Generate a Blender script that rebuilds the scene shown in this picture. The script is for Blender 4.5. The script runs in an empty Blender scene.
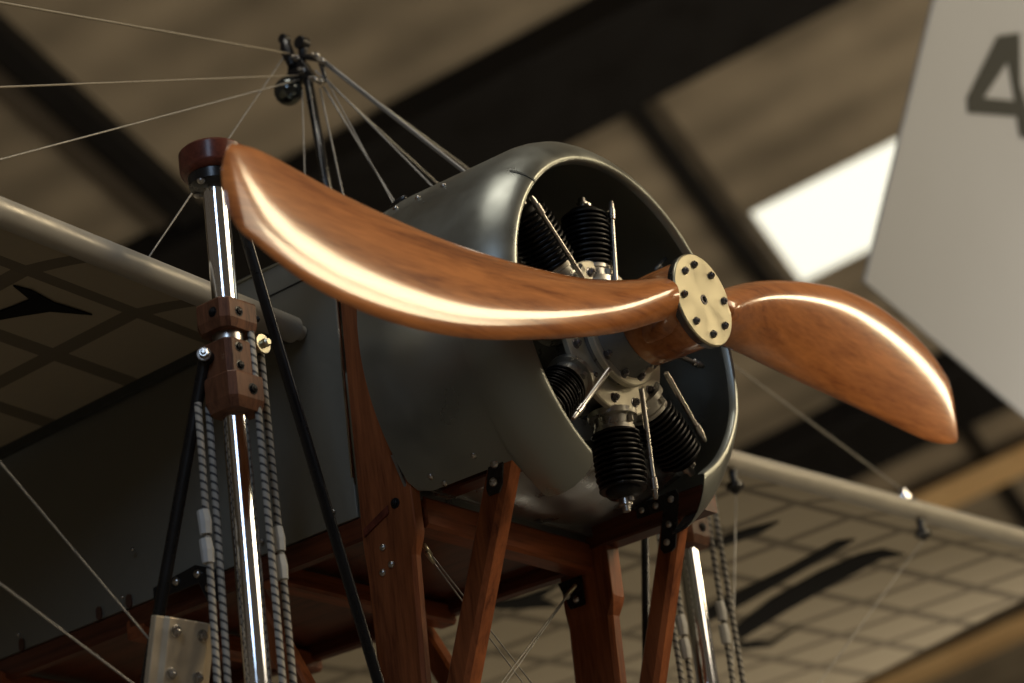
import bpy, math, random
from mathutils import Vector, Matrix
random.seed(4)
PI = math.pi
S = bpy.context.scene
COL = S.collection

# ------------------------------------------------------------------ camera
cam_d = bpy.data.cameras.new('camera')
cam = bpy.data.objects.new('camera', cam_d)
COL.objects.link(cam)
CAM_POS = Vector((2.49215, -4.10386, -1.99029))
CR = ((0.77465023, 0.62081071, -0.12046196),
      (0.32518602, -0.22767218, 0.9178341),
      (0.5423754, -0.75017294, -0.37824527))
cam.matrix_world = Matrix(((CR[0][0], CR[1][0], CR[2][0], CAM_POS.x),
                           (CR[0][1], CR[1][1], CR[2][1], CAM_POS.y),
                           (CR[0][2], CR[1][2], CR[2][2], CAM_POS.z),
                           (0, 0, 0, 1)))
cam_d.sensor_width = 36
cam_d.lens = 2623.0 / 1024 * 36
cam_d.clip_end = 200
cam_d.dof.use_dof = True
cam_d.dof.focus_distance = 5.15
cam_d.dof.aperture_fstop = 2.2
S.camera = cam

# ------------------------------------------------------------------ world, lights, exposure
S.view_settings.view_transform = 'Standard'
S.view_settings.look = 'None'
S.view_settings.gamma = 1
S.view_settings.use_curve_mapping = False
S.view_settings.exposure = 0.0
w = bpy.data.worlds.new('world')
S.world = w
w.use_nodes = True
w.node_tree.nodes['Background'].inputs[0].default_value = (1.0, 0.80, 0.58, 1)
w.node_tree.nodes['Background'].inputs[1].default_value = 0.065


def area(name, pos, target, sx, sy, power, color):
    l = bpy.data.lights.new(name, 'AREA')
    l.shape = 'RECTANGLE'; l.size = sx; l.size_y = sy; l.energy = power; l.color = color
    o = bpy.data.objects.new(name, l); COL.objects.link(o)
    o.location = pos
    d = Vector(target) - Vector(pos)
    o.rotation_euler = d.to_track_quat('-Z', 'Y').to_euler()
    return o


# lamps added and shaped for the blade highlights, ahead and to the port side, beyond the right of the frame
area('left_blade_light', (5.44, 3.53, 2.62), (0, 0, 0), 1.3, 1.6, 125, (1.0, 0.80, 0.50))
area('left_blade_root_light', (4.28, 3.92, 3.91), (0, 0, 0), 1.0, 1.3, 90, (1.0, 0.80, 0.50))
area('right_blade_light', (2.32, 6.38, 1.69), (0, 0, 0), 1.5, .38, 32, (1.0, 0.80, 0.50))
# broad fill lamp added ahead of the aircraft
area('front_fill_light', (6.4, 2.0, 3.0), (0, 0, 0), 3.0, 3.0, 120, (1.0, 0.84, 0.62))
# tall cool lamp added behind the camera for the chrome tube's blue stripe
area('tube_stripe_light', (2.8, -6.4, 2.6), (-.6, -.7, 0), 1.5, 2.6, 86, (0.56, 0.74, 1.0))
# overhead lamp added to light the cowling top, as from assumed skylights
area('cowl_top_light', (.4, -1.2, 5.0), (-.3, -.3, 0), 2.4, 1.2, 60, (1.0, 0.94, 0.82))
# lamps added low down to wash the roof
area('roof_wash_light', (1.0, 7.0, -2.4), (-3, 14, 5), 5, 5, 600, (1.0, 0.88, 0.72))
area('far_roof_wash_light', (3.0, 15.0, -2.4), (-1, 20, 5), 6, 6, 700, (1.0, 0.84, 0.62))
area('under_wing_fill_light', (-1.6, 3.2, -2.5), (-2.0, 4.6, .3), 2, 2, 27, (1.0, 0.86, 0.66))  # added lamp that fills the underside of the port wing


# ------------------------------------------------------------------ materials
def new_mat(name):
    m = bpy.data.materials.new(name); m.use_nodes = True
    nt = m.node_tree
    return m, nt, nt.nodes['Principled BSDF']


def plain(name, col, rough=.5, metal=0., coat=0., noise=.0, nscale=20, spec=.5, bump=0):
    m, nt, b = new_mat(name)
    b.inputs['Base Color'].default_value = (*col, 1)
    b.inputs['Roughness'].default_value = rough
    b.inputs['Metallic'].default_value = metal
    b.inputs['Coat Weight'].default_value = coat
    b.inputs['Coat Roughness'].default_value = .08
    b.inputs['Specular IOR Level'].default_value = spec
    tc = nt.nodes.new('ShaderNodeTexCoord')
    n = nt.nodes.new('ShaderNodeTexNoise'); n.inputs['Scale'].default_value = nscale
    n.inputs['Detail'].default_value = 6
    nt.links.new(tc.outputs['Object'], n.inputs['Vector'])
    r = nt.nodes.new('ShaderNodeMapRange')
    r.inputs['From Min'].default_value = .3; r.inputs['From Max'].default_value = .7
    r.inputs['To Min'].default_value = max(0, rough - noise); r.inputs['To Max'].default_value = min(1, rough + noise)
    nt.links.new(n.outputs['Fac'], r.inputs['Value'])
    nt.links.new(r.outputs['Result'], b.inputs['Roughness'])
    mx = nt.nodes.new('ShaderNodeMixRGB'); mx.blend_type = 'MIX'
    mx.inputs['Color1'].default_value = (*[c * (1 - noise) for c in col], 1)
    mx.inputs['Color2'].default_value = (*[min(1, c * (1 + noise)) for c in col], 1)
    nt.links.new(n.outputs['Fac'], mx.inputs['Fac'])
    nt.links.new(mx.outputs['Color'], b.inputs['Base Color'])
    if bump:
        bp = nt.nodes.new('ShaderNodeBump'); bp.inputs['Strength'].default_value = bump
        bp.inputs['Distance'].default_value = .002
        nt.links.new(n.outputs['Fac'], bp.inputs['Height'])
        nt.links.new(bp.outputs['Normal'], b.inputs['Normal'])
    return m


def wood(name, dark, light, scale, axis_stretch, rough=.4, coat=0., knots=False, coat_rough=.06):
    """grain runs along the axis whose stretch is small"""
    m, nt, b = new_mat(name)
    tc = nt.nodes.new('ShaderNodeTexCoord')
    mp = nt.nodes.new('ShaderNodeMapping')
    mp.inputs['Scale'].default_value = axis_stretch
    nt.links.new(tc.outputs['Object'], mp.inputs['Vector'])
    n1 = nt.nodes.new('ShaderNodeTexNoise'); n1.inputs['Scale'].default_value = scale
    n1.inputs['Detail'].default_value = 8; n1.inputs['Roughness'].default_value = .6
    n1.inputs['Distortion'].default_value = .6
    nt.links.new(mp.outputs['Vector'], n1.inputs['Vector'])
    n2 = nt.nodes.new('ShaderNodeTexNoise'); n2.inputs['Scale'].default_value = scale * 7
    n2.inputs['Detail'].default_value = 4
    nt.links.new(mp.outputs['Vector'], n2.inputs['Vector'])
    ad = nt.nodes.new('ShaderNodeMath'); ad.operation = 'MULTIPLY_ADD'; ad.inputs[1].default_value = .35
    nt.links.new(n2.outputs['Fac'], ad.inputs[0]); nt.links.new(n1.outputs['Fac'], ad.inputs[2])
    cr = nt.nodes.new('ShaderNodeValToRGB')
    cr.color_ramp.elements[0].position = .45; cr.color_ramp.elements[0].color = (*dark, 1)
    cr.color_ramp.elements[1].position = .82; cr.color_ramp.elements[1].color = (*light, 1)
    e = cr.color_ramp.elements.new(.62)
    e.color = (*[(a + c) / 2 * 1.03 for a, c in zip(dark, light)], 1)
    nt.links.new(ad.outputs[0], cr.inputs['Fac'])
    nt.links.new(cr.outputs['Color'], b.inputs['Base Color'])
    b.inputs['Roughness'].default_value = rough
    b.inputs['Coat Weight'].default_value = coat
    b.inputs['Specular IOR Level'].default_value = .18
    b.inputs['Coat Roughness'].default_value = coat_rough
    return m


M = {}
M['prop'] = wood('varnished_walnut', (.20, .056, .015), (.54, .20, .058), 3.0, (5, .8, 7), .38, 1.0, coat_rough=.13)
M['post'] = wood('oiled_ash', (.09, .024, .009), (.29, .092, .032), 5, (6, 6, .5), .45, .15, coat_rough=.2)
M['beam'] = wood('oiled_ash_cross', (.09, .024, .009), (.26, .075, .026), 5, (6, .5, 6), .45, .15, coat_rough=.2)
M['longeron'] = wood('dark_longeron', (.035, .009, .004), (.11, .03, .012), 5, (.5, 6, 6), .4, .3, coat_rough=.2)
M['collar'] = wood('walnut_block', (.05, .018, .009), (.17, .070, .034), 9, (5, 5, .7), .5, .1, coat_rough=.2)
M['cap'] = wood('mahogany_cap', (.05, .012, .007), (.14, .035, .02), 9, (5, 1, 5), .4, .3, coat_rough=.2)
M['alu'] = plain('aluminium_sheet', (.31, .325, .30), .36, .88, noise=.10, nscale=9)
M['alu_in'] = plain('aluminium_pan', (.36, .37, .37), .36, .9, noise=.15, nscale=14)
M['brass'] = plain('brass_plate', (.56, .52, .385), .36, 1., noise=.05, nscale=26)
M['panel'] = plain('grey_doped_panel', (.19, .185, .155), .5, .25, noise=.08, nscale=60)
M['deck'] = plain('grey_deck', (.05, .055, .05), .55, .1, noise=.1, nscale=40)
M['black'] = plain('black_enamel', (.008, .008, .009), .28, .0, noise=.05)
M['cyl'] = plain('blackened_steel', (.010, .010, .011), .38, .5, noise=.2, nscale=30)
M['case'] = plain('engine_alloy', (.44, .425, .38), .38, .85, noise=.22, nscale=30)
M['case_dark'] = plain('engine_casting', (.16, .16, .155), .45, .7, noise=.25, nscale=30)
M['steel'] = plain('bright_steel', (.50, .48, .45), .30, 1., noise=.08)
M['bolt'] = plain('dark_bolt', (.20, .19, .20), .3, 1., noise=.1)
M['chrome'] = plain('chrome_tube', (.80, .82, .86), .09, 1., noise=.02)
M['wire'] = plain('steel_wire', (.32, .31, .29), .45, .6)
M['rope_wire'] = plain('twisted_cable', (.27, .24, .19), .6, .1, noise=.4, nscale=200)
M['tape'] = plain('white_tape', (.50, .50, .48), .6)
M['tubefab'] = plain('pale_spar_tube', (.40, .375, .32), .42, .15, noise=.12, nscale=18)
M['fabric'] = plain('linen_fabric', (.36, .31, .22), .8, noise=.10, nscale=40)
M['rib'] = plain('rib_shadow_line', (.16, .135, .095), .85)  # shadow of ribs through the cloth, put into the colour
M['mark'] = plain('black_marking', (.006, .006, .006), .7, spec=.2)
M['plate'] = plain('satin_plate', (.62, .52, .37), .45, .55, noise=.14, nscale=22)
M['flange'] = plain('cream_alloy_face', (.56, .53, .43), .45, .55, noise=.08, nscale=20)
M['ball'] = plain('dark_glass_ball', (.09, .10, .10), .12, .9)
M['brown_slot'] = plain('brown_slot', (.07, .028, .016), .6)


def cord_mat():
    m, nt, b = new_mat('bungee_cord')
    tc = nt.nodes.new('ShaderNodeTexCoord')
    wv = nt.nodes.new('ShaderNodeTexWave'); wv.wave_type = 'BANDS'; wv.bands_direction = 'DIAGONAL'
    mp = nt.nodes.new('ShaderNodeMapping'); mp.inputs['Scale'].default_value = (1, 1, 2.2)
    nt.links.new(tc.outputs['Object'], mp.inputs['Vector'])
    nt.links.new(mp.outputs['Vector'], wv.inputs['Vector'])
    wv.inputs['Scale'].default_value = 17
    cr = nt.nodes.new('ShaderNodeValToRGB')
    cr.color_ramp.elements[0].position = .12; cr.color_ramp.elements[0].color = (.03, .03, .035, 1)
    cr.color_ramp.elements[1].position = .34; cr.color_ramp.elements[1].color = (.33, .31, .27, 1)
    nt.links.new(wv.outputs['Fac'], cr.inputs['Fac']); nt.links.new(cr.outputs['Color'], b.inputs['Base Color'])
    b.inputs['Roughness'].default_value = .7
    return m


M['cord'] = cord_mat()


def roof_mat(name, col, bdir, scale):
    m, nt, b = new_mat(name)
    g = nt.nodes.new('ShaderNodeNewGeometry')
    dot = nt.nodes.new('ShaderNodeVectorMath'); dot.operation = 'DOT_PRODUCT'
    dot.inputs[1].default_value = bdir
    nt.links.new(g.outputs['Position'], dot.inputs[0])
    mul = nt.nodes.new('ShaderNodeMath'); mul.operation = 'MULTIPLY'; mul.inputs[1].default_value = scale
    nt.links.new(dot.outputs['Value'], mul.inputs[0])
    sn = nt.nodes.new('ShaderNodeMath'); sn.operation = 'SINE'
    nt.links.new(mul.outputs[0], sn.inputs[0])
    n = nt.nodes.new('ShaderNodeTexNoise'); n.inputs['Scale'].default_value = 1.1; n.inputs['Detail'].default_value = 5
    nt.links.new(g.outputs['Position'], n.inputs['Vector'])
    ad = nt.nodes.new('ShaderNodeMath'); ad.operation = 'MULTIPLY_ADD'; ad.inputs[1].default_value = .10
    nt.links.new(sn.outputs[0], ad.inputs[0]); nt.links.new(n.outputs['Fac'], ad.inputs[2])
    cr = nt.nodes.new('ShaderNodeValToRGB')
    cr.color_ramp.elements[0].position = .25; cr.color_ramp.elements[0].color = (*[c * .62 for c in col], 1)
    cr.color_ramp.elements[1].position = .8; cr.color_ramp.elements[1].color = (*[c * 1.3 for c in col], 1)
    nt.links.new(ad.outputs[0], cr.inputs['Fac'])
    nt.links.new(cr.outputs['Color'], b.inputs['Base Color'])
    b.inputs['Roughness'].default_value = .85
    b.inputs['Specular IOR Level'].default_value = .2
    return m


# ------------------------------------------------------------------ mesh helpers
ROOT = None


class MB:
    def __init__(s): s.v = []; s.f = []; s.mi = []

    def add(s, vs, fs, mi=0):
        o = len(s.v); s.v += [tuple(v) for v in vs]; s.f += [tuple(i + o for i in f) for f in fs]; s.mi += [mi] * len(fs)
        return s

    def loft(s, rings, caps=True, closed=True, mi=0):
        n = len(rings[0]); vs = [p for r in rings for p in r]; fs = []
        for i in range(len(rings) - 1):
            for j in range(n if closed else n - 1):
                k = (j + 1) % n
                fs.append((i * n + j, i * n + k, (i + 1) * n + k, (i + 1) * n + j))
        if caps and closed:
            fs.append(tuple(range(n))[::-1]); fs.append(tuple((len(rings) - 1) * n + j for j in range(n)))
        return s.add(vs, fs, mi)

    def tube(s, pts, r, n=10, caps=True):
        pts = [Vector(p) for p in pts]; rings = []
        rs = r if isinstance(r, (list, tuple)) else [r] * len(pts)
        t0 = (pts[1] - pts[0]).normalized()
        u = t0.orthogonal().normalized()
        for i, p in enumerate(pts):
            t = (pts[min(i + 1, len(pts) - 1)] - pts[max(i - 1, 0)]).normalized()
            u = (u - t * u.dot(t)).normalized(); v = t.cross(u)
            rings.append([p + (u * math.cos(2 * PI * k / n) + v * math.sin(2 * PI * k / n)) * rs[i] for k in range(n)])
        return s.loft(rings, caps)

    def beam(s, p0, p1, w, h, up=(0, 0, 1), ch=0.):
        """rectangular bar, w along side, h along up, chamfered long edges"""
        p0 = Vector(p0); p1 = Vector(p1); t = (p1 - p0).normalized(); up = Vector(up)
        side = t.cross(up).normalized(); upv = side.cross(t).normalized()
        a, b = w / 2, h / 2
        if ch > 0:
            sec = [(a, b - ch), (a - ch, b), (-a + ch, b), (-a, b - ch), (-a, -b + ch), (-a + ch, -b), (a - ch, -b), (a, -b + ch)]
        else:
            sec = [(a, b), (-a, b), (-a, -b), (a, -b)]
        return s.loft([[p + side * x + upv * y for x, y in sec] for p in (p0, p1)])

    def lathe(s, origin, axis, prof, n=32, caps=True):
        """prof: list of (distance along axis, radius)"""
        o = Vector(origin); t = Vector(axis).normalized(); u = t.orthogonal().normalized(); v = t.cross(u)
        rings = [[o + t * d + (u * math.cos(2 * PI * k / n) + v * math.sin(2 * PI * k / n)) * max(r, 1e-4) for k in range(n)] for d, r in prof]
        return s.loft(rings, caps)

    def slab(s, poly, off):
        """polygon (list of 3D points) extruded by vector off"""
        off = Vector(off); n = len(poly)
        a = [Vector(p) for p in poly]; b = [p + off for p in a]
        fs = [tuple(range(n))[::-1], tuple(range(n, 2 * n))] + [(i, (i + 1) % n, n + (i + 1) % n, n + i) for i in range(n)]
        return s.add(a + b, fs)

    def build(s, name, mats, parent=None, smooth=False, angle=None, bevel=0):
        me = bpy.data.meshes.new(name); me.from_pydata(s.v, [], s.f); me.update()
        if not isinstance(mats, (list, tuple)): mats = [mats]
        for m in mats: me.materials.append(m)
        if len(mats) > 1:
            for p, i in zip(me.polygons, s.mi): p.material_index = i
        import bmesh
        bm = bmesh.new(); bm.from_mesh(me)
        bmesh.ops.recalc_face_normals(bm, faces=bm.faces)
        bm.to_mesh(me); bm.free()
        if smooth or angle:
            me.shade_smooth()
            if angle: me.set_sharp_from_angle(angle=math.radians(angle))
        o = bpy.data.objects.new(name, me); COL.objects.link(o)
        if parent is not None:
            o.parent = parent
            if parent is ROOT: o.location = -ROOT_LOC
        if bevel:
            b = o.modifiers.new('bevel', 'BEVEL'); b.width = bevel; b.segments = 2; b.limit_method = 'ANGLE'
        return o


def bolt(pos, axis, r, h, parent, mat='steel', label=None, name='bolt'):
    """domed hexagonal bolt head on a washer"""
    m = MB(); n = 6
    m.lathe(pos, axis, [(-h * .3, r * 1.35), (h * .12, r * 1.35), (h * .16, r * 1.25)], 16)
    m.lathe(pos, axis, [(h * .1, r), (h * .85, r), (h, r * .82)], 6)
    m.lathe(pos, axis, [(h * .9, r * .55), (h * 1.25, r * .52), (h * 1.4, r * .3)], 12)
    o = m.build(name, M[mat], parent, angle=35)
    if label: o['label'] = label
    return o


def screw(pos, axis, r, parent, mat='steel', name='screw'):
    m = MB()
    m.lathe(pos, axis, [(-.002, r), (r * .25, r), (r * .6, r * .75), (r * .8, r * .3)], 14)
    return m.build(name, M[mat], parent, smooth=True)


# ------------------------------------------------------------------ the hangar roof
RP = CAM_POS + (Vector((0.62, 0.0, 0.0)) * 0)
RA = Vector((-.2592, .9571, -.1296)); RB = Vector((.9349, .2823, .2150)); RN = RA.cross(RB).normalized()
K = 1.5
P0 = CAM_POS + (Vector((-3.345, 4.897, 3.514)) - CAM_POS) * K


def rp(a, b, h=0): return P0 + RA * (a * K) + RB * (b * K) + RN * h     # h > 0 hangs below the roof


def structure(o): o['kind'] = 'structure'; return o


SK = (1.37, 2.16, .26, 1.12)
m = MB()
aa = [-6, SK[0], SK[1], 12]; bb = [-7, SK[2], SK[3], 5]
for i in range(3):
    for j in range(3):
        if i == 1 and j == 1: continue
        q = [rp(aa[i], bb[j]), rp(aa[i + 1], bb[j]), rp(aa[i + 1], bb[j + 1]), rp(aa[i], bb[j + 1])]
        m.slab(q, RN * -.08)
structure(m.build('ceiling', roof_mat('roof_boarding', (.26, .215, .15), tuple(RA), 11.0)))
mg, nt, b = new_mat('skylight_glazing')
b.inputs['Base Color'].default_value = (.9, .95, .85, 1)
b.inputs['Emission Color'].default_value = (1.0, .99, .85, 1); b.inputs['Emission Strength'].default_value = .85
m = MB(); m.slab([rp(SK[0], SK[2]), rp(SK[1], SK[2]), rp(SK[1], SK[3]), rp(SK[0], SK[3])], RN * -.04)
win = structure(m.build('window_1', mg))
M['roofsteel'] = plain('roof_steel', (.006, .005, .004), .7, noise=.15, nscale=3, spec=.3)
M['rafter'] = plain('brown_rafter', (.075, .06, .042), .7, noise=.15, nscale=3, spec=.3)
M['timber'] = wood('pine_timber', (.55, .34, .15), (.80, .54, .26), 1.2, (.5, 3, 3), .6)


def roof_bar(a0, b0, a1, b1, width, depth, mat, drop=0.):
    """bar under the roof from (a0,b0) to (a1,b1)"""
    p0 = rp(a0, b0, depth / 2 + .01 + drop); p1 = rp(a1, b1, depth / 2 + .01 + drop)
    m = MB(); m.beam(p0, p1, width * K, depth, RN, .01)
    return structure(m.build('roof_beam', M[mat]))


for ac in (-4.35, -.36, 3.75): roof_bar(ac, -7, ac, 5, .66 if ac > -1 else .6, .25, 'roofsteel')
for a0, a1 in ((-4.0, -.72), (.0, 3.4), (4.1, 12)):
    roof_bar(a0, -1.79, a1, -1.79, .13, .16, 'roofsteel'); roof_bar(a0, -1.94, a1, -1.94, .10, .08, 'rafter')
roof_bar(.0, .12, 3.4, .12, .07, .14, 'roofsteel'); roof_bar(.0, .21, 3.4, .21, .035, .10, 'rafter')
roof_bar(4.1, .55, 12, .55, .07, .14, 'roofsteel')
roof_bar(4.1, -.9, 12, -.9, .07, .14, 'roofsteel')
for a in (4.78, 7.0): roof_bar(a, -7, a, 5, .24, .10, 'timber', .17)

# hangar floor, below everything
m = MB(); m.slab([(-30, -14, -2.9), (14, -14, -2.9), (14, 30, -2.9), (-30, 30, -2.9)], (0, 0, -.1))
structure(m.build('floor', plain('concrete', (.22, .20, .17), .7, noise=.15, nscale=2)))

# ------------------------------------------------------------------ the hanging board with the 4
BK = Vector((-1.2123, 3.0217, 1.3023)); BU = Vector((-.0346, .98, -.196)); BV = Vector((.3014, .1972, .9329)); BW = BU.cross(BV).normalized()


def bp_(u, v, h=0): return BK + BU * u + BV * v + BW * h


def tag(o, label, cat, group=None):
    o['label'] = label; o['category'] = cat
    if group: o['group'] = group


m = MB(); m.slab([bp_(0, 0), bp_(1.9, 0), bp_(1.95, 1.9), (bp_(.075, 1.9))], BW * -.014)
M['board'] = plain('pale_board', (.285, .30, .325), .75, noise=.05, nscale=3)
board = m.build('hanging_board', M['board'], bevel=.004)
tag(board, 'large pale grey board hanging beyond the right propeller blade, painted with a dark 4', 'sign')
m = MB()
M['num'] = plain('dark_numeral', (.016, .018, .016), .7)


def quadprism(pts): m.slab([bp_(u, v, .002) for u, v in pts], BW * .002)


m = MB()
# the numeral as one outline with its hole, built from non-overlapping pieces
quadprism([(.347, .876), (.455, 1.185), (.549, 1.132), (.448, .931)])
quadprism([(.455, 1.185), (.587, 1.272), (.660, 1.10), (.549, 1.132)])
quadprism([(.549, 1.132), (.660, 1.10), (.735, 1.045), (.642, 1.024)])
quadprism([(.347, .876), (.448, .931), (.642, 1.024), (.675, .977), (.371, .829)])
quadprism([(.642, 1.024), (.735, 1.045), (.800, 1.030), (.775, .960), (.675, .977)])
quadprism([(.675, .977), (.775, .960), (.800, .950), (.720, .919)])
num = m.build('numeral', M['num'], board); num['label'] = 'dark grey numeral 4'

# ------------------------------------------------------------------ THE AEROPLANE
ROOT_LOC = Vector((-.6, 0, -1.15))
ROOT = bpy.data.objects.new('aeroplane', None); COL.objects.link(ROOT)
ROOT.location = ROOT_LOC
tag(ROOT, 'vintage aeroplane with varnished wooden propeller, bare metal cowling and wire-braced wooden frame', 'aeroplane')

# ---- propeller -------------------------------------------------
ks = [.099, .248, .396, .545, .694, .842, .961, 1.06, 1.13, 1.189, 1.224, 1.2386]
E1 = [(-.079, .033), (-.103, .010), (-.120, .002), (-.131, 0), (-.136, .001), (-.136, .007), (-.134, .014), (-.129, .022), (-.123, .023), (-.116, .013), (-.114, -.004), (-.118, -.048)]
E2 = [(-.026, -.055), (-.033, -.118), (-.040, -.165), (-.051, -.203), (-.064, -.233), (-.077, -.245), (-.087, -.240), (-.094, -.223), (-.099, -.201), (-.104, -.172), (-.110, -.150), (-.118, -.110)]
THK = [.068, .052, .044, .037, .031, .026, .022, .018, .015, .011, .007, .002]


def cr_interp(xs, ys, x):
    n = len(xs)
    for i in range(n - 1):
        if x <= xs[i + 1] or i == n - 2: break
    t = (x - xs[i]) / (xs[i + 1] - xs[i])

    def sl(j):
        if j == 0: return (ys[1] - ys[0]) / (xs[1] - xs[0])
        if j == n - 1: return (ys[-1] - ys[-2]) / (xs[-1] - xs[-2])
        return (ys[j + 1] - ys[j - 1]) / (xs[j + 1] - xs[j - 1])
    h = xs[i + 1] - xs[i]
    return ((2 * t ** 3 - 3 * t * t + 1) * ys[i] + (t ** 3 - 2 * t * t + t) * h * sl(i)
            + (-2 * t ** 3 + 3 * t * t) * ys[i + 1] + (t ** 3 - t * t) * h * sl(i + 1))


def blade_section(s):
    x1 = cr_interp(ks, [e[0] for e in E1], s); t1 = cr_interp(ks, [e[1] for e in E1], s)
    x2 = cr_interp(ks, [e[0] for e in E2], s); t2 = cr_interp(ks, [e[1] for e in E2], s)
    th = cr_interp(ks, THK, s)
    dx, dt = x2 - x1, t2 - t1
    L = math.hypot(dx, dt) + 1e-6
    nx, ntt = -dt / L, dx / L       # normal towards +x (dt negative)
    pts = []
    N = 16
    for k in range(2 * N):
        a = 2 * PI * k / (2 * N)
        c = .5 - .5 * math.cos(a)        # 0 at edge 1, 1 at leading edge 2
        # front face bulges, fullest towards the leading edge; rear nearly flat
        if math.sin(a) >= 0:
            h = th * .92 * (math.sin(a) ** .9) * (.62 + .55 * c)
        else:
            h = -th * .30 * (abs(math.sin(a)) ** .8)
        pts.append((x1 + dx * c + nx * h, t1 + dt * c + ntt * h))
    return pts


svals = [.099 + (1.2386 - .099) * (1 - (1 - k / 46) ** 1.35) for k in range(47)]
blade = [(s, blade_section(s)) for s in svals]


def hub_section(s):
    """blend from the round boss to the first blade section"""
    base = blade_section(.099)
    N = len(base); out = []
    w_ = max(0, min(1, s / .099)); w_ = w_ * w_ * (3 - 2 * w_)
    return base, w_


m = MB(); rings = []
R0, XF, XB = .093, -.012, -.150
for sg in (1, -1):
    rings = []
    for k in range(5):
        s = .03 + (.099 - .03) * k / 5
        base = blade_section(.099); w_ = (k / 5) ** 2
        cx, hx = (XF + XB) / 2, (XF - XB) / 2
        ht = .074
        ring = []
        for j, (bx, bt) in enumerate(base):
            a = 2 * PI * j / len(base)
            ca, sa = -math.cos(a), math.sin(a)
            sup = lambda q: math.copysign(abs(q) ** .55, q)
            rx, rt = cx + hx * sup(sa), -ht * sup(ca)
            ring.append((rx * (1 - w_) + bx * w_, rt * (1 - w_) + bt * w_))
        rings.append((s, ring))
    rings += blade
    R3 = [[(x, -sg * s, sg * t) for x, t in r] for s, r in rings]
    m.loft(R3)
# round boss
m.lathe((0, 0, 0), (1, 0, 0), [(XB, R0 * .86), (XB + .008, R0 * .95), (XB + .06, R0 * .97), (XF - .02, R0 * .97), (XF - .002, R0 * .94), (XF, R0 * .90)], 48)
prop = m.build('propeller', M['prop'], ROOT, angle=50)
prop['label'] = 'glossy varnished wooden two-blade propeller'
m = MB(); m.lathe((0, 0, 0), (1, 0, 0), [(-.016, .05), (-.016, .0965), (-.004, .0975), (-.004, .05)], 64)
m.build('hub_backing', M['bolt'], prop, angle=30)
m = MB(); m.lathe((0, 0, 0), (1, 0, 0), [(-.0045, .0965), (-.001, .0975), (.001, .0965), (.002, .095), (.002, .010), (-.006, .009), (-.0061, .001)], 64)
hubp = m.build('hub_plate', M['brass'], prop, angle=30); hubp['label'] = 'round pale brass hub plate'
for k in range(8):
    a = math.radians(-15 + 46.5 * k)
    bolt((0, .073 * math.sin(a), .073 * math.cos(a)), (1, 0, 0), .0078, .009, prop, 'bolt')
m = MB(); m.lathe((0, 0, 0), (1, 0, 0), [(-.001, .0105), (.0035, .0105), (.0035, .0065), (-.001, .006)], 20, False)
m.build('centre_bush', M['bolt'], prop, angle=30)

# ---- cowling ---------------------------------------------------
st = [(-.54, .42, 131), (-.53, .42, 134.5), (-.50, .42, 136), (-.42, .42, 136), (-.34, .42, 136), (-.300, .42, 136), (-.292, .42, 149),
      (-.288, .42, 150.5), (-.27, .42, 151), (-.25, .4175, 151), (-.23, .412, 151), (-.21, .403, 150.5), (-.195, .393, 150),
      (-.183, .382, 149), (-.1765, .372, 147.5), (-.175, .366, 146), (-.180, .3625, 145.5), (-.192, .361, 145.5)]
NP = 128


def cowR(R, phi):
    return R + .016 * math.exp(-(phi / 48.) ** 2) * (1 if R > .41 else max(0, (R - .366) / .05))


m = MB(); vs = []
for (x, R, pm) in st:
    for j in range(NP + 1):
        phi = -pm + 2 * pm * j / NP
        r = cowR(R, phi); p = math.radians(phi)
        if phi > 105 and R < .418 and x > -.26: r -= .034 * min(1, (phi - 105) / 38) * min(1, (.418 - R) / .05)
        vs.append((x, r * math.sin(p), r * math.cos(p)))
fs = []
for i in range(len(st) - 1):
    for j in range(NP):
        a = i * (NP + 1) + j
        fs.append((a, a + 1, a + NP + 2, a + NP + 1))
m.add(vs, fs)
cowl = m.build('cowling', M['alu'], ROOT, smooth=True)
cowl['label'] = 'bare aluminium horseshoe cowling around the engine'
sd = cowl.modifiers.new('solid', 'SOLIDIFY'); sd.thickness = .0016; sd.offset = -1; sd.use_rim = False


def cp(x, phi, R=.42, lift=0.):
    r = cowR(R, phi) + lift; p = math.radians(phi)
    return Vector((x, r * math.sin(p), r * math.cos(p)))


# seam across the front lip, overlapping upper sheet
m = MB()
lip = [(-.27, .42), (-.25, .4175), (-.23, .412), (-.21, .403), (-.195, .393), (-.183, .382), (-.1765, .372), (-.175, .366)]
ring = []
for x, R in lip[3:]:
    a = cp(x, -47.4, R, .0012); b_ = cp(x, -46.6, R, .0012); c_ = cp(x, -46.6, R, -.002); d_ = cp(x, -47.4, R, -.002)
    if x > -.20:
        for q in (a, b_): q.x += .0012
    ring.append([a, b_, c_, d_])
m.loft(ring); m.build('seam', M['deck'], cowl)
for x, ph in ((-.485, -132), (-.371, -131), (-.465, -135.2), (-.391, -41), (-.46, -41), (-.52, -41), (-.485, 132), (-.371, 131), (-.391, 41), (-.46, 41)):
    n = cp(x, ph) - Vector((x, 0, 0))
    screw(cp(x, ph), n, .0065, cowl)

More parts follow.
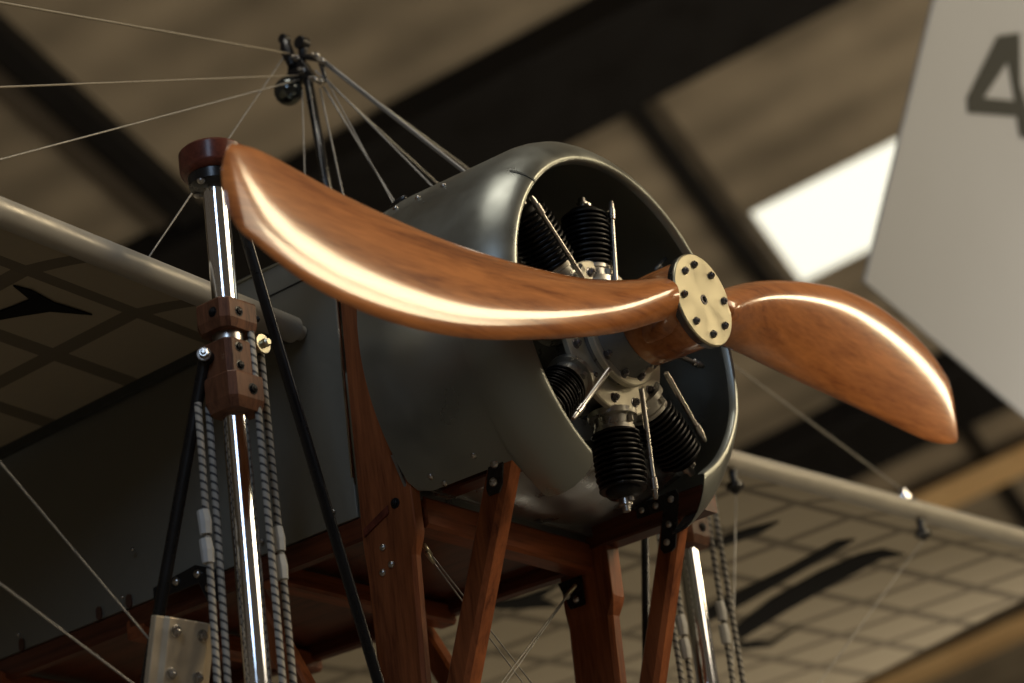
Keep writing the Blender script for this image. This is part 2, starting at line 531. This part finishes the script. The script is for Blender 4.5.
# ---- firewall behind the engine
m = MB(); poly = []
for k in range(61):
    ph = math.radians(-134 + 268 * k / 60); poly.append((-.530, .408 * math.sin(ph), .410 * math.cos(ph)))
m.slab(poly, (-.006, 0, 0)); fw = m.build('firewall', M['alu_in'], ROOT, angle=30)
m = MB()   # shallow dished tray under the engine
rings = []
for k in range(13):
    u = k / 12; x = -.552 + .27 * u; ring = []
    for q in range(25):
        y = -.285 + .57 * q / 24; e = (y / .285) ** 2
        ring.append((x, y, -.262 - .030 * (1 - e) * math.sin(PI * min(1, .25 + u * .75)) + .045 * u * u))
    rings.append(ring)
m.loft(rings, closed=False); tr = m.build('engine_tray', M['alu_in'], ROOT, smooth=True); tr.modifiers.new('s', 'SOLIDIFY').thickness = .003
m = MB(); m.slab([(-.556, -.30, -.30), (-.556, .30, -.30), (-.556, .34, -.22), (-.556, -.34, -.22)], (.006, 0, 0)); m.build('firewall_skirt', M['alu_in'], ROOT)

# ---- engine ----------------------------------------------------
m = MB(); m.lathe((0, 0, 0), (1, 0, 0), [(-.55, .09), (-.36, .10), (-.34, .135), (-.32, .150), (-.25, .150), (-.245, .146), (-.24, .11), (-.20, .095), (-.14, .06)], 48)
eng = m.build('engine', M['case_dark'], ROOT, angle=35); eng['label'] = 'radial engine with black finned cylinders'
m = MB(); m.lathe((0, 0, 0), (1, 0, 0), [(-.245, .155), (-.238, .166), (-.228, .166), (-.226, .163), (-.226, .105), (-.232, .10)], 64)
m.build('crankcase_flange', M['flange'], eng, angle=30)
m = MB(); m.lathe((0, 0, 0), (1, 0, 0), [(-.235, .085), (-.215, .088), (-.213, .112), (-.202, .112), (-.200, .109), (-.200, .06), (-.205, .05)], 64)
m.build('thrust_plate', M['flange'], eng, angle=30)
for k in range(12):
    a = 2 * PI * (k + .35) / 12
    bolt((-.226, .140 * math.sin(a), .140 * math.cos(a)), (1, 0, 0), .0078, .010, eng, 'bolt')
for k in range(10):
    a = 2 * PI * (k + .3) / 10
    bolt((-.200, .094 * math.sin(a), .094 * math.cos(a)), (1, 0, 0), .0078, .010, eng, 'bolt')
CY = [1, -43, -88, -131, 179, 131]
for ang in CY:
    a = math.radians(ang); ax = Vector((0, math.sin(a), math.cos(a))); o = Vector((-.255, 0, 0)) + ax * {1: -.022, 179: .016, -131: .02}.get(ang, .006)
    m = MB(); m.lathe(o, ax, [(.14, .050), (.152, .050), (.153, .040), (.172, .039), (.174, .042), (.182, .042)], 32)
    m.lathe(o + Vector((.041, 0, 0)) + ax * .163, ax, [(-.006, .007), (.006, .007)], 6)
    m.build('cylinder_base', M['case'], eng, angle=35)
    prof = [(.180, .036)]
    nf = 11
    for k in range(nf):
        d = .184 + k * .0113; r = .049 + (.003 if 2 < k < 9 else 0)
        prof += [(d, .037), (d + .001, r - .001), (d + .0025, r), (d + .0045, r), (d + .006, r - .001), (d + .0068, .037)]
    prof += [(.312, .036), (.318, .030), (.322, .012)]
    m = MB(); m.lathe(o, ax, prof, 36)
    m.build('cylinder', M['cyl'], eng, angle=40)
    m = MB(); m.lathe(o, ax, [(.318, .014), (.335, .014), (.337, .009), (.348, .008)], 16)
    m.lathe(o + Vector((.012, 0, 0)), ax, [(.315, .008), (.330, .008)], 10)
    m.build('valve_cap', M['steel'], eng, angle=35)
RODS = [((-.20, -.112, .092), (-.20, -.253, .232)), ((-.20, .004, .112), (-.20, .031, .304)), ((-.178, -.100, -.112), (-.20, -.215, -.234)),
        ((-.178, .005, -.128), (-.20, .032, -.350)), ((-.178, .105, -.070), (-.20, .248, -.181)), ((-.20, .11, .09), (-.22, .235, .20)),
        ((-.20, -.14, -.01), (-.20, -.33, -.02)), ((-.20, .14, -.0), (-.22, .32, .01))]
for p, q in RODS:
    p, q = Vector(p), Vector(q); d = (q - p).normalized(); L = (q - p).length
    m = MB(); m.lathe(p, d, [(0, .0058), (L - .045, .0050), (L - .043, .0078), (L - .02, .0078), (L - .018, .0060), (L - .008, .0058), (L, .004)], 14)
    m.build('pushrod', M['steel'], eng, angle=35)
# stamped letters on the flange face
tcu = bpy.data.curves.new('stamped_letters', 'FONT'); tcu.body = 'GL4'; tcu.size = .024; tcu.extrude = .0008; tcu.align_x = 'CENTER'
to = bpy.data.objects.new('tmp', tcu); COL.objects.link(to)
dgx = bpy.context.evaluated_depsgraph_get()
tme = bpy.data.meshes.new_from_object(to.evaluated_get(dgx)); bpy.data.objects.remove(to)
tme.materials.clear(); tme.materials.append(M['black'])
lt = bpy.data.objects.new('stamped_letters', tme); COL.objects.link(lt); lt.parent = eng
lt.matrix_local = Matrix.Translation((-.2250, -.022, .128)) @ Matrix.Rotation(math.radians(12), 4, 'X') @ Matrix(((0, 0, 1, 0), (1, 0, 0, 0), (0, 1, 0, 0), (0, 0, 0, 1)))
# intake elbow behind the upper right of the opening
m = MB(); m.tube([(-.30, .16, .12), (-.27, .22, .17), (-.25, .27, .20), (-.25, .33, .22)], .010, 12)
m.build('intake_pipe', M['case_dark'], eng, smooth=True)
m = MB(); m.tube([(-.235, .262, .252), (-.235, .215, .212)], .004, 8); m.tube([(-.235, .235, .232), (-.235, .255, .195)], .004, 8)
m.build('primer_line', M['case_dark'], eng, smooth=True)

# ---- fuselage --------------------------------------------------
FY = .30
m = MB()


def side(y, th):
    m.slab([(-.69, y, -.300), (-.69, y, .315), (-3.6, y * .72, .30), (-3.6, y * .72, -.30 + .02)], (0, th, 0))


side(-FY, .008)
fus = m.build('side_panel', M['panel'], ROOT, bevel=.002); fus['label'] = 'dark grey fuselage side skin'
m = MB(); m.slab([(-.668, FY, -.30), (-.668, FY, .315), (-3.6, FY * .72, .30), (-3.6, FY * .72, -.28)], (0, -.008, 0))
m.build('side_panel', M['panel'], ROOT, bevel=.002)
# bright edging strip at the panel's front edge
m = MB(); m.beam((-.674, -.312, .20), (-.682, -.312, -.222), .004, .006, (0, 1, 0)); m.build('edge_strip', M['chrome'], fus)
# horizontal joint near the top
m = MB(); m.slab([(-.69, -.3003, .2485), (-.69, -.3003, .2515), (-1.6, -.275, .2485), (-1.6, -.275, .2455)], (0, -.0015, 0)); m.build('joint', M['mark'], fus)
for px, pz in ((-.75, -.27), (-.95, -.272), (-1.15, -.275), (-1.32, -.18), (-1.36, -.275), (-1.69, -.268), (-.80, .29), (-1.04, .29)):
    screw((px, -.3015 - (px + .69) * 0, pz), (0, -1, 0), .0045, fus)
for px in (-1.359, -1.455, -1.711):
    m = MB(); pts = []
    for k in range(16):
        a = 2 * PI * k / 16; pts.append((px + .008 * math.cos(a), -.3015 + (-.69 - px) * .0289, -.282 + .009 * math.sin(a) + (.006 if math.sin(a) > 0 else -.006)))
    m.slab(pts, (0, -.004, 0)); m.build('lacing_slot', M['brown_slot'], fus)
# deck: loft from the cowl arch to the flat fuselage top
m = MB(); rings = []
for k in range(9):
    t = k / 8; x = -.538 - t * .34; ring = []
    for j in range(25):
        u = -1 + 2 * j / 24
        ph = math.radians(44 * u); r = .414 + .02 * math.exp(-(u * 44 / 48) ** 2)
        arch = (r * math.sin(ph), r * math.cos(ph)); flat = (.30 * u, .315 + .03 * (1 - u * u))
        tt = t * t * (3 - 2 * t)
        ring.append((x, arch[0] * (1 - tt) + flat[0] * tt, arch[1] * (1 - tt) + flat[1] * tt))
    rings.append(ring)
for x, f_ in ((-1.0, 1), (-1.05, 1)): rings.append([(x, .30 * (-1 + 2 * j / 24), .315 + .03 * (1 - (-1 + 2 * j / 24) ** 2)) for j in range(25)])
m.loft(rings, closed=False)
dk = m.build('deck', M['alu'], ROOT, smooth=True); dk.modifiers.new('s', 'SOLIDIFY').thickness = .004
m = MB(); m.slab([(-1.75, -.285, .309), (-1.75, .285, .309), (-3.6, .216, .301), (-3.6, -.216, .301)], (0, 0, .012)); m.build('rear_deck', M['deck'], ROOT)
# shoulder fillet that fills between the cowl side and the fuselage, hidden mostly by the blade
# floor boards and longerons
m = MB(); m.slab([(-.62, -.292, -.315), (-.62, .292, -.315), (-3.6, .21, -.30), (-3.6, -.21, -.30)], (0, 0, .008)); m.build('belly_board', M['longeron'], ROOT)
for sy in (-1, 1):
    m = MB(); m.beam((-.56, sy * .285, -.325), (-3.6, sy * .20, -.305), .035, .05, (0, 0, 1), .006); m.build('longeron', M['longeron'], ROOT)
for x in (-.95, -1.35, -1.8):
    m = MB(); m.beam((x, -.28, -.345), (x, .28, -.345), .05, .045, (0, 0, 1), .006); m.build('cross_member', M['beam'], ROOT)
# black steel corner plate where the frame crosses, with bolts
m = MB()
m.slab([(-1.25, -.315, -.290), (-1.124, -.315, -.276), (-1.069, -.315, -.300), (-1.058, -.315, -.372), (-1.095, -.315, -.366), (-1.118, -.315, -.318), (-1.25, -.315, -.318)], (0, -.006, 0))
cpz = m.build('corner_plate', M['black'], ROOT, bevel=.002)
for q in ((-1.179, -.297), (-1.117, -.298), (-1.087, -.337)): screw((q[0], -.3215, q[1]), (0, -1, 0), .0095, cpz)

# ---- undercarriage frame: posts, beams -------------------------
def post_loft(name, mat, secs, label=None):
    """secs: (z, xa, xb, y, half thickness, chamfer)"""
    m = MB(); rings = []
    for z, xa, xb, y, ht, ch in secs:
        rings.append([(xa + ch, y - ht, z), (xb - ch, y - ht, z), (xb, y - ht + ch, z), (xb, y + ht - ch, z), (xb - ch, y + ht, z), (xa + ch, y + ht, z), (xa, y + ht - ch, z), (xa, y - ht + ch, z)])
    m.loft(rings); o = m.build(name, mat, ROOT)
    if label: o['label'] = label
    return o


p_s = post_loft('main_post', M['post'], [(.30, -.667, -.56, -.296, .014, .002), (.0, -.672, -.545, -.296, .014, .002), (-.372, -.676, -.538, -.296, .014, .002), (-.385, -.676, -.540, -.296, .014, .003), (-.42, -.676, -.550, -.296, .014, .007), (-1.12, -.672, -.575, -.296, .014, .007)])
p_p = post_loft('main_post', M['post'], [(-.26, -.632, -.500, .30, .022, .002), (-.42, -.632, -.503, .30, .022, .002), (-.433, -.632, -.506, .30, .022, .004), (-.46, -.633, -.516, .30, .020, .009), (-1.12, -.650, -.54, .30, .020, .009)])
for x, z in ((-.625, -.385), (-.608, -.425), (-.632, -.435)): screw((x, -.310, z), (0, -1, 0), .0075, p_s)
m = MB(); m.slab([(-.668, -.311, -.335), (-.60, -.311, -.305), (-.60, -.311, -.322), (-.668, -.311, -.352)], (0, -.003, 0)); m.build('steel_tab', M['cap'], p_s, bevel=.001)
bolt((-.582, -.311, -.306), (0, -1, 0), .008, .006, p_s, 'cyl')
# long wooden filler fairing between post and side panel above (part of the post itself)
xb = MB(); xb.beam((-.57, -.262, -.325), (-.57, .30, -.325), .055, .065, (0, 0, 1), .007)
cbm = xb.build('cross_beam', M['beam'], ROOT)


def diag(name, p0, p1, w, h, mat, up, ch=.006):
    m = MB(); m.beam(p0, p1, w, h, up, ch); return m.build(name, mat, ROOT)


fd_s = diag('front_strut', (-.325, -.265, -.262), (-.677, -.25, -1.08), .050, .056, M['post'], (1, 0, 0), .009)
fd_p = diag('front_strut', (-.318, .303, -.250), (-.620, .300, -1.10), .044, .050, M['post'], (1, 0, 0), .009)
for sy in (-1, 1):
    ym = .300 if sy > 0 else -.20; zm = -.283 if sy > 0 else -.255
    m = MB(); m.beam((-.60, ym, zm), (-.245, ym, zm), .05, .056, (0, 0, 1), .004)
    br = m.build('engine_bearer', M['longeron'], ROOT)
# cross bearer at the front, under the engine
# black plates with bolts
m = MB(); m.slab([(-.350, -.2905, -.272), (-.315, -.2905, -.272), (-.329, -.2905, -.342), (-.339, -.2905, -.356), (-.365, -.2905, -.356), (-.369, -.2905, -.34)], (0, -.004, 0))
pl = m.build('bracket', M['black'], fd_s, bevel=.001); pl.location = (0, 0, 0)
for q in ((-.339, -.298), (-.348, -.333)): screw((q[0], -.2948, q[1]), (0, -1, 0), .0095, fd_s)
m = MB(); y_ = .2785
m.slab([(-.412, y_, -.252), (-.305, y_, -.248), (-.300, y_, -.262), (-.328, y_, -.368), (-.338, y_, -.374), (-.358, y_, -.374), (-.366, y_, -.362), (-.345, y_, -.282), (-.412, y_, -.282)], (0, -.005, 0))
pl = m.build('bracket', M['black'], fd_p, bevel=.001)
for q in ((-.396, -.267), (-.360, -.268), (-.320, -.266), (-.334, -.317), (-.346, -.353)): screw((q[0], y_ - .005, q[1]), (0, -1, 0), .0078, fd_p)
m = MB(); m.slab([(-.634 + .0, .273, -.36), (-.57, .273, -.36), (-.57, .273, -.425), (-.61, .273, -.425)], (0, -.004, 0)); pl = m.build('bracket', M['black'], p_p, bevel=.001)
for q in ((-.612, -.395), (-.59, -.408)): screw((q[0], .269, q[1]), (0, -1, 0), .008, p_p)
# rear diagonal timber behind the left post
diag('rear_strut', (-1.02, -.27, -.36), (-.66, -.27, -1.08), .04, .05, M['post'], (1, 0, 0))
diag('rear_strut', (-1.02, .27, -.36), (-.64, .28, -1.08), .04, .05, M['post'], (1, 0, 0))

TX = -.6
top = MB(); top.beam((TX, -.72, .315), (TX, .72, .315), .062, .046, (0, 0, 1), .006); top.build('upper_beam', M['cap'], ROOT)
low = MB(); low.beam((TX, -.80, -1.13), (TX, .80, -1.13), .10, .05, (0, 0, 1), .006); low.build('lower_beam', M['post'], ROOT)


def octa(cx, cy, z0, z1, hx, hy, ch, taper=0.):
    def ring(z, k):
        a, b = hx * k, hy * k
        return [(cx + a, cy - b + ch, z), (cx + a, cy + b - ch, z), (cx + a - ch, cy + b, z), (cx - a + ch, cy + b, z), (cx - a, cy + b - ch, z), (cx - a, cy - b + ch, z), (cx - a + ch, cy - b, z), (cx + a - ch, cy - b, z)]
    m = MB()
    rs = [ring(z0, 1 - taper), ring(z0 + (z1 - z0) * .3, 1)] if taper else [ring(z0, 1)]
    rs += [ring(z1 - .003, 1), ring(z1, .97)]
    m.loft(rs); return m


for sy in (-1, 1):
    y = -.73 if sy < 0 else .745
    m = MB(); m.lathe((TX, y, 0), (0, 0, 1), [(-1.12, .025), (.285, .025)], 40)
    tb = m.build('chrome_tube', M['chrome'], ROOT, angle=30); tb['label'] = 'polished chrome undercarriage tube'
    # round wooden end cap at the tube's top
    m = MB(); m.lathe((TX, y - sy * .0, 0), (0, 0, 1), [(.288, .055), (.295, .064), (.302, .066), (.338, .066), (.344, .060)], 28)
    m.build('tube_cap', M['cap'], tb, angle=40)
    m = MB(); m.lathe((TX, y, 0), (0, 0, 1), [(.265, .034), (.268, .050), (.288, .052)], 24); m.build('cap_flange', M['black'], tb, angle=35)
    for k in range(4):
        a = PI / 4 + k * PI / 2 + .9
        screw((TX + .044 * math.cos(a), y +   .044 * math.sin(a), .266), (0, 0, -1), .008, tb)
    # sliding wooden collars
    m = octa(TX, y, -.046, .012, .043, .050, .014, .10)
    c1 = m.build('upper_collar', M['collar'], tb)
    bolt((TX + .043, y - .012, -.014), (1, 0, 0), .0075, .005, tb, 'cyl'); bolt((TX + .012, y - .050, -.014), (0, -1, 0), .0075, .005, tb, 'cyl')
    bolt((TX + .036, y + .043, -.014), (1, 1, 0), .0065, .005, tb, 'cyl')
    m = octa(TX, y, -.150, -.068, .037, .042, .010); m.build('lower_collar', M['collar'], tb)
    m = octa(TX + .003, y, -.208, -.138, .042, .047, .012, .12); m.build('lower_collar', M['collar'], tb)
    bolt((TX + .037, y - .014, -.085), (1, 0, 0), .0075, .005, tb, 'cyl'); bolt((TX + .037, y - .014, -.122), (1, 0, 0), .0075, .005, tb, 'cyl')
    bolt((TX + .045, y + .006, -.168), (1, 0, 0), .0085, .006, tb, 'cyl')
    m = MB(); m.lathe((TX, y, 0), (0, 0, 1), [(-.064, .030), (-.038, .030)], 30); m.build('bushing', M['steel'], tb, angle=30)
    # brass pulley wheels carrying the cords, on both sides
    for dy, nm in ((.062, 'pulley'),):
        if sy > 0: dy = -dy
        m = MB(); yy = y + dy
        m.lathe((TX + .012, yy, -.058), (1, 0, 0), [(-.02, .019), (-.016, .020), (-.006, .012), (.006, .012), (.016, .020), (.020, .019)], 24)
        m.lathe((TX + .012, yy, -.058), (1, 0, 0), [(.018, .009), (.030, .009), (.034, .006)], 12)
        pw = m.build(nm, M['brass'], tb, angle=35)
    bolt((TX - .004, y + sy * .066, -.098), (.8, -1, 0), .010, .010, tb)
    # elastic cords, four strands
    SETS = ((-.060, -.080, -.44, -.035, -.185), (-.032, -.054, None, -.035, -.185), (.024, .020, None, .036, -.045), (.076, .080, -.46, .010, -.055)) if sy < 0 else \
           ((-.092, -.095, None, -.01, -.15), (-.066, -.080, -.42, .0, -.15), (.108, .092, -.36, .0, -.055), (.145, .143, None, .0, -.045))
    for yt, yb, tz, xo, zt in SETS:
        pts = [(TX + xo, y + yt, zt)]
        for k in range(1, 9):
            t = k / 8; pts.append((TX + xo, y + yt + (yb - yt) * t + .004 * math.sin(t * PI), zt - (1.09 + zt) * t))
        m = MB(); m.tube(pts, .0068, 12)
        cd = m.build('elastic_cord', M['cord'], tb, smooth=True); cd['label'] = 'grey braided elastic cord with dark flecks'
        if tz:
            yy = y + yt + (yb - yt) * .38
            for dz in (0, -.055):
                m = MB(); m.tube([(TX + xo, yy - .002, tz + .042 + dz), (TX + xo + .001, yy, tz + .02 + dz), (TX + xo, yy + .001, tz - .003 + dz)], [.0115, .0125, .011], 8)
                m.build('tape_wrap', M['tape'], tb)

# black steel struts
def strut(p0, p1, w=.026, h=.014, up=(1, 0, 0)):
    m = MB(); p0, p1 = Vector(p0), Vector(p1); t = (p1 - p0).normalized(); u = Vector(up); u = (u - t * u.dot(t)).normalized(); v = t.cross(u)
    rings = [[p + u * (w / 2 * math.cos(a)) + v * (h / 2 * math.sin(a)) for a in [2 * PI * k / 16 for k in range(16)]] for p in (p0, p1)]
    m.loft(rings); o = m.build('brace_strut', M['black'], ROOT, angle=50); o['label'] = 'black steel brace strut'; return o


strut((TX, -.70, .33), (TX, -.270, -1.10))
strut((TX, .70, .33), (TX, .38, -1.10), .020, .014)
rs1 = strut((-.618, -.775, -.085), (-.905, -.775, -.86), .026, .022)
strut((-.618, .79, -.085), (-.905, .79, -.86), .026, .022)
m = MB(); m.lathe((-.612, -.785, -.098), (0, 1, 0), [(0, .012), (.03, .012)], 16); m.build('axle_stub', M['black'], ROOT, angle=35)

# clamp plate at the foot of the black strut
c0 = Vector((-.712, -.802, -.650)); ax_ = Vector((.12, .99, -.02)).normalized(); az_ = Vector((.30, -.036, 1)).normalized(); nn = ax_.cross(az_).normalized()
m = MB()
sec = [(-.068, .0), (-.052, .004), (-.045, .013), (.043, .013), (.050, .004), (.068, 0), (.068, -.014), (-.068, -.014)]
m.loft([[c0 + ax_ * u + nn * v + az_ * s for u, v in sec] for s in (-.062, .062)])
cl = m.build('clamp_plate', M['plate'], ROOT, bevel=.002); cl['label'] = 'pale satin metal clamp plate with four bolts'
for u, s_ in ((-.030, .038), (.030, .038), (-.030, -.038), (.030, -.038)):
    p = c0 + ax_ * u + az_ * s_ + nn * .014; bolt(p, nn, .0085, .008, cl)

# ---- mast and wires --------------------------------------------
m = MB(); m.tube([(-.954, 0, .915), (-.932, 0, .651), (-.905, 0, .33)], .011, 14)
mast = m.build('mast', M['black'], ROOT, smooth=True); mast['label'] = 'black tubular mast above the fuselage'
m = MB()
m.slab([(-1.015, -.012, .905), (-.93, -.012, .905), (-.955, -.012, .955), (-.985, -.012, .985), (-.995, -.012, .97)], (0, .02, 0))
m.tube([(-.985, -.01, .95), (-1.00, -.01, 1.00), (-1.003, -.01, 1.035)], [.012, .016, .010], 10)
m.tube([(-.965, 0, .96), (-.955, 0, 1.0)], [.008, .014], 10)
m.tube([(-.96, 0, .97), (-.91, 0, .94), (-.90, 0, .88), (-.955, 0, .91)], .008, 8)
m.lathe((-.955, -.005, 1.0), (0, 1, 0), [(-.012, .016), (.012, .016)], 14); m.lathe((-1.003, -.01, 1.03), (0, 1, 0), [(-.01, .012), (.01, .012)], 14)
m.build('mast_head', M['black'], mast, angle=40, bevel=.001)
m = MB()
for k in range(9): pass
m.lathe((-.998, -.02, .888), (0, 1, 0), [(-.034 * math.cos(PI * k / 10), max(.0005, .034 * math.sin(PI * k / 10))) for k in range(11)], 24)
m.build('pulley_ball', M['ball'], mast, smooth=True)
for q in ((-.97, .965), (-.955, .925), (-.91, .945), (-.895, .925), (-.905, .875), (-.925, .89)): bolt((q[0], -.014, q[1]), (0, -1, 0), .006, .012, mast)


def wire(p0, p1, r=.0018, mat='wire', label=None, name='bracing_wire'):
    r *= .85; m = MB(); p0, p1 = Vector(p0), Vector(p1); N = 10
    m.tube([p0 + (p1 - p0) * k / N - Vector((0, 0, .0)) for k in range(N + 1)], r, 8)
    o = m.build(name, M[mat], ROOT, smooth=True)
    if label: o['label'] = label
    return o


AP = Vector((-.96, 0, .93))
wz = lambda y: .12 + .05 * abs(y) + .02
wire((-.985, 0, .985), (-.79, -2.71, wz(2.71)), .0032, 'rope_wire', 'twisted cable')
wire((-.972, 0, .925), (-.79, -1.68, wz(1.68)), .0028, 'rope_wire')
wire((-.972, 0, .915), (-.79, -1.26, wz(1.26)), .0024)
wire((-1.01, 0, 1.0), (-.79, -.74, wz(.74)), .0022)
wire((-.92, 0, .95), (-.79, 2.31, wz(2.3)), .0030)
wire((-.93, 0, .92), (-.79, 1.31, wz(1.31)), .0022)
wire((-.91, 0, .945), (-.485, 0, .435), .0045, label='thicker steel stay')
wire((-.905, 0, .93), (-.492, 0, .44), .0032)
wire((-.90, 0, .885), (-.582, 0, .43), .0026)
wire((-.90, 0, .885), (-.585, -.20, .375), .0018)
wire((-.91, 0, .87), (-.692, 0, .40), .0028)
wire((-.92, 0, .87), (-.858, 0, .35), .0024)
wire((-.945, -.008, .90), (-.918, -.01, .45), .0022)
wire((-.965, -.01, .88), (-.885, -.15, .34), .0016)
m = MB(); m.tube([(-.600, -.20, .372), (-.575, -.20, .38), (-.55, -.205, .383)], [.006, .010, .006], 8); m.build('wire_fitting', M['black'], dk, smooth=True)
# lower flying wires
wire((-.70, .45, -1.10), (-.79, 2.27, .035 + .05 * 2.27), .0026)
wire((-.70, .83, -1.05), (-.79, 1.31, .035 + .05 * 1.31), .0022)
wire((-.70, -.45, -1.00), (-.79, -1.80, .12 + .05 * 1.8), .0024)
wire((-.70, -.45, -.95), (-.79, -2.95, .12 + .05 * 2.9), .0024)
# crossed wires between the posts
for p, q in (((-.57, -.252, -.385), (-.57, .235, -.78)), ((-.57, -.246, -.400), (-.57, .17, -.765)), ((-.57, .242, -.388), (-.57, -.24, -.815)), ((-.57, .228, -.398), (-.57, -.26, -.815))):
    wire(p, q, .0019)
    d = (Vector(q) - Vector(p)).normalized()
    m = MB(); m.tube([Vector(p), Vector(p) + d * .028], [.0048, .0040], 10); m.build('wire_ferrule', M['brass'], ROOT, smooth=True)

# ---- wings -----------------------------------------------------
def zu(x, y):
    s = max(0, -.80 - x)
    return .115 + .05 * abs(y) + .07 * min(1, s / .25) ** .6 - .03 * max(0, s - .25)


def tip_y(x):      # raked, rounded wing tip
    s = -.80 - x
    return 3.45 + .26 * min(1, max(0, s) / .35) ** .5 + .42 * max(0, s - .1)


def wing(sy):
    y0 = .325 if sy < 0 else .31
    m = MB(); m.tube([(-.79, sy * (y0 + (3.4 - y0) * k / 20), .12 + .05 * (y0 + (3.4 - y0) * k / 20)) for k in range(21)], .028, 20)
    nm = m.build('wing_spar', M['tubefab'], ROOT, angle=40)
    nm['label'] = 'pale round leading-edge tube'
    m = MB(); m.lathe((-.79, sy * .30, .12 + .05 * .30), (0, sy, .05), [(0, .016), (.06, .016)], 16)
    m.build('spar_stub', M['tubefab'], nm, angle=40)
    # covering: fine grid whose narrow bands over ribs and stringers are coloured dark as their shadow through the cloth
    ribs = [.53 + .3 * k for k in range(12)]
    strg = [-1.03, -1.285, -1.55, -1.82, -2.10, -2.40, -2.70]
    hw = .022
    ys = {.288, 4.7}
    for r in ribs: ys |= {r - hw, r + hw, r - .1, r + .1}
    xs = {-.80, -.83, -.87, -.92, -.97, -2.92}
    for s_ in strg: xs |= {s_ - hw, s_ + hw, s_ + .09, s_ - .09}
    ys = sorted(ys); xs = sorted(xs, reverse=True)
    m = MB(); n = len(ys)
    low = [(x, sy * min(y, tip_y(x)), zu(x, min(y, tip_y(x)))) for x in xs for y in ys]
    up = [(x, p[1], p[2] + .012 + .03 * math.sin(PI * min(1, (-.8 - x) / 2.12)) ** .5) for (x, p) in [(q[0], q) for q in low]]
    m.add(low, [], 0); o = len(low)
    m.v += up
    for i in range(len(xs) - 1):
        for j in range(n - 1):
            xm, ym = (xs[i] + xs[i + 1]) / 2, (ys[j] + ys[j + 1]) / 2
            if ys[j] >= tip_y(xm) - .002: continue
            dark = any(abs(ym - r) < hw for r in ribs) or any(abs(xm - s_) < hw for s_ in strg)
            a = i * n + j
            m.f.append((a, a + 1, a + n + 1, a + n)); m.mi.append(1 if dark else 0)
            m.f.append((o + a, o + a + n, o + a + n + 1, o + a + 1)); m.mi.append(0)
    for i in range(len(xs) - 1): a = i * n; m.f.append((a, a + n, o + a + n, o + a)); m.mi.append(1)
    k = (len(xs) - 1) * n
    for j in range(n - 1): m.f.append((k + j, k + j + 1, o + k + j + 1, o + k + j)); m.mi.append(0)
    for j in range(n - 1): m.f.append((j, j + 1, o + j + 1, o + j)); m.mi.append(0)
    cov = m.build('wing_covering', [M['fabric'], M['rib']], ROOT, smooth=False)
    cov['label'] = 'tan fabric wing covering with painted rib shadow lines'
    # dark root rib
    m = MB(); m.loft([[(x, sy * .290, zu(x, .30) - .022), (x, sy * .305, zu(x, .30) - .022), (x, sy * .305, zu(x, .30) + .03), (x, sy * .290, zu(x, .30) + .03)] for x in [-.82 - .1 * k for k in range(21)]])
    m.build('root_rib', M['deck'], cov)
    return cov


cs = wing(-1); cpo = wing(1)


def marking(parent, pts, sy):
    m = MB()
    # subdivide outline so the thin mark follows the cambered surface
    out = []
    for i in range(len(pts)):
        a, b_ = pts[i], pts[(i + 1) % len(pts)]
        for k in range(3): out.append((a[0] + (b_[0] - a[0]) * k / 3, a[1] + (b_[1] - a[1]) * k / 3))
    m.slab([(x, y, zu(x, y) - .006) for x, y in out], (0, 0, .004))
    o = m.build('painted_mark', M['mark'], parent); o['label'] = 'black painted marking'; return o


marking(cs, [(-1.215, -.775), (-1.196, -.755), (-1.162, -.747), (-1.125, -.742), (-1.119, -.743), (-1.095, -.808), (-1.088, -.765), (-1.101, -.692), (-1.092, -.598), (-1.133, -.676), (-1.186, -.71), (-1.223, -.731), (-1.25, -.745)], -1)
marking(cpo, [(-1.823, 2.682), (-1.652, 2.629), (-1.404, 2.566), (-1.19, 2.49), (-1.151, 2.537), (-1.248, 2.585), (-1.422, 2.652), (-1.706, 2.768), (-1.93, 2.837)], 1)
marking(cpo, [(-1.886, 2.977), (-1.647, 2.824), (-1.394, 2.724), (-1.233, 2.7), (-1.172, 2.731), (-1.17, 2.868), (-1.234, 2.823), (-1.43, 2.901), (-1.682, 2.998), (-1.994, 3.157)], 1)
marking(cpo, [(-1.36, 2.0), (-1.332, 2.064), (-1.231, 2.082), (-1.154, 2.119), (-1.247, 2.159), (-1.373, 2.145), (-1.45, 2.1)], 1)
marking(cpo, [(-2.005, 3.154), (-1.952, 3.29), (-1.796, 3.236), (-1.99, 3.347), (-2.052, 3.267)], 1)
marking(cpo, [(-2.044, 1.838), (-1.95, 1.913), (-1.814, 1.934), (-1.932, 1.988), (-1.963, 2.127), (-2.056, 1.949)], 1)
# wire lugs and bolts on the port spar
for y in (1.31, 2.27):
    z = .12 + .05 * y
    m = MB(); m.lathe((-.79, y, z - .024), (0, 0, -1), [(0, .012), (.035, .010), (.037, .022), (.050, .024), (.056, .014), (.066, .006)], 16)
    m.build('wire_lug', M['black'], ROOT, angle=40)
m = MB(); m.lathe((-.79, 2.2, .12 + .11 + .026), (0, 0, 1), [(-.004, .022), (.006, .022), (.007, .014), (.024, .013), (.030, .008)], 12)
m.build('spar_bolt', M['chrome'], ROOT, angle=35)
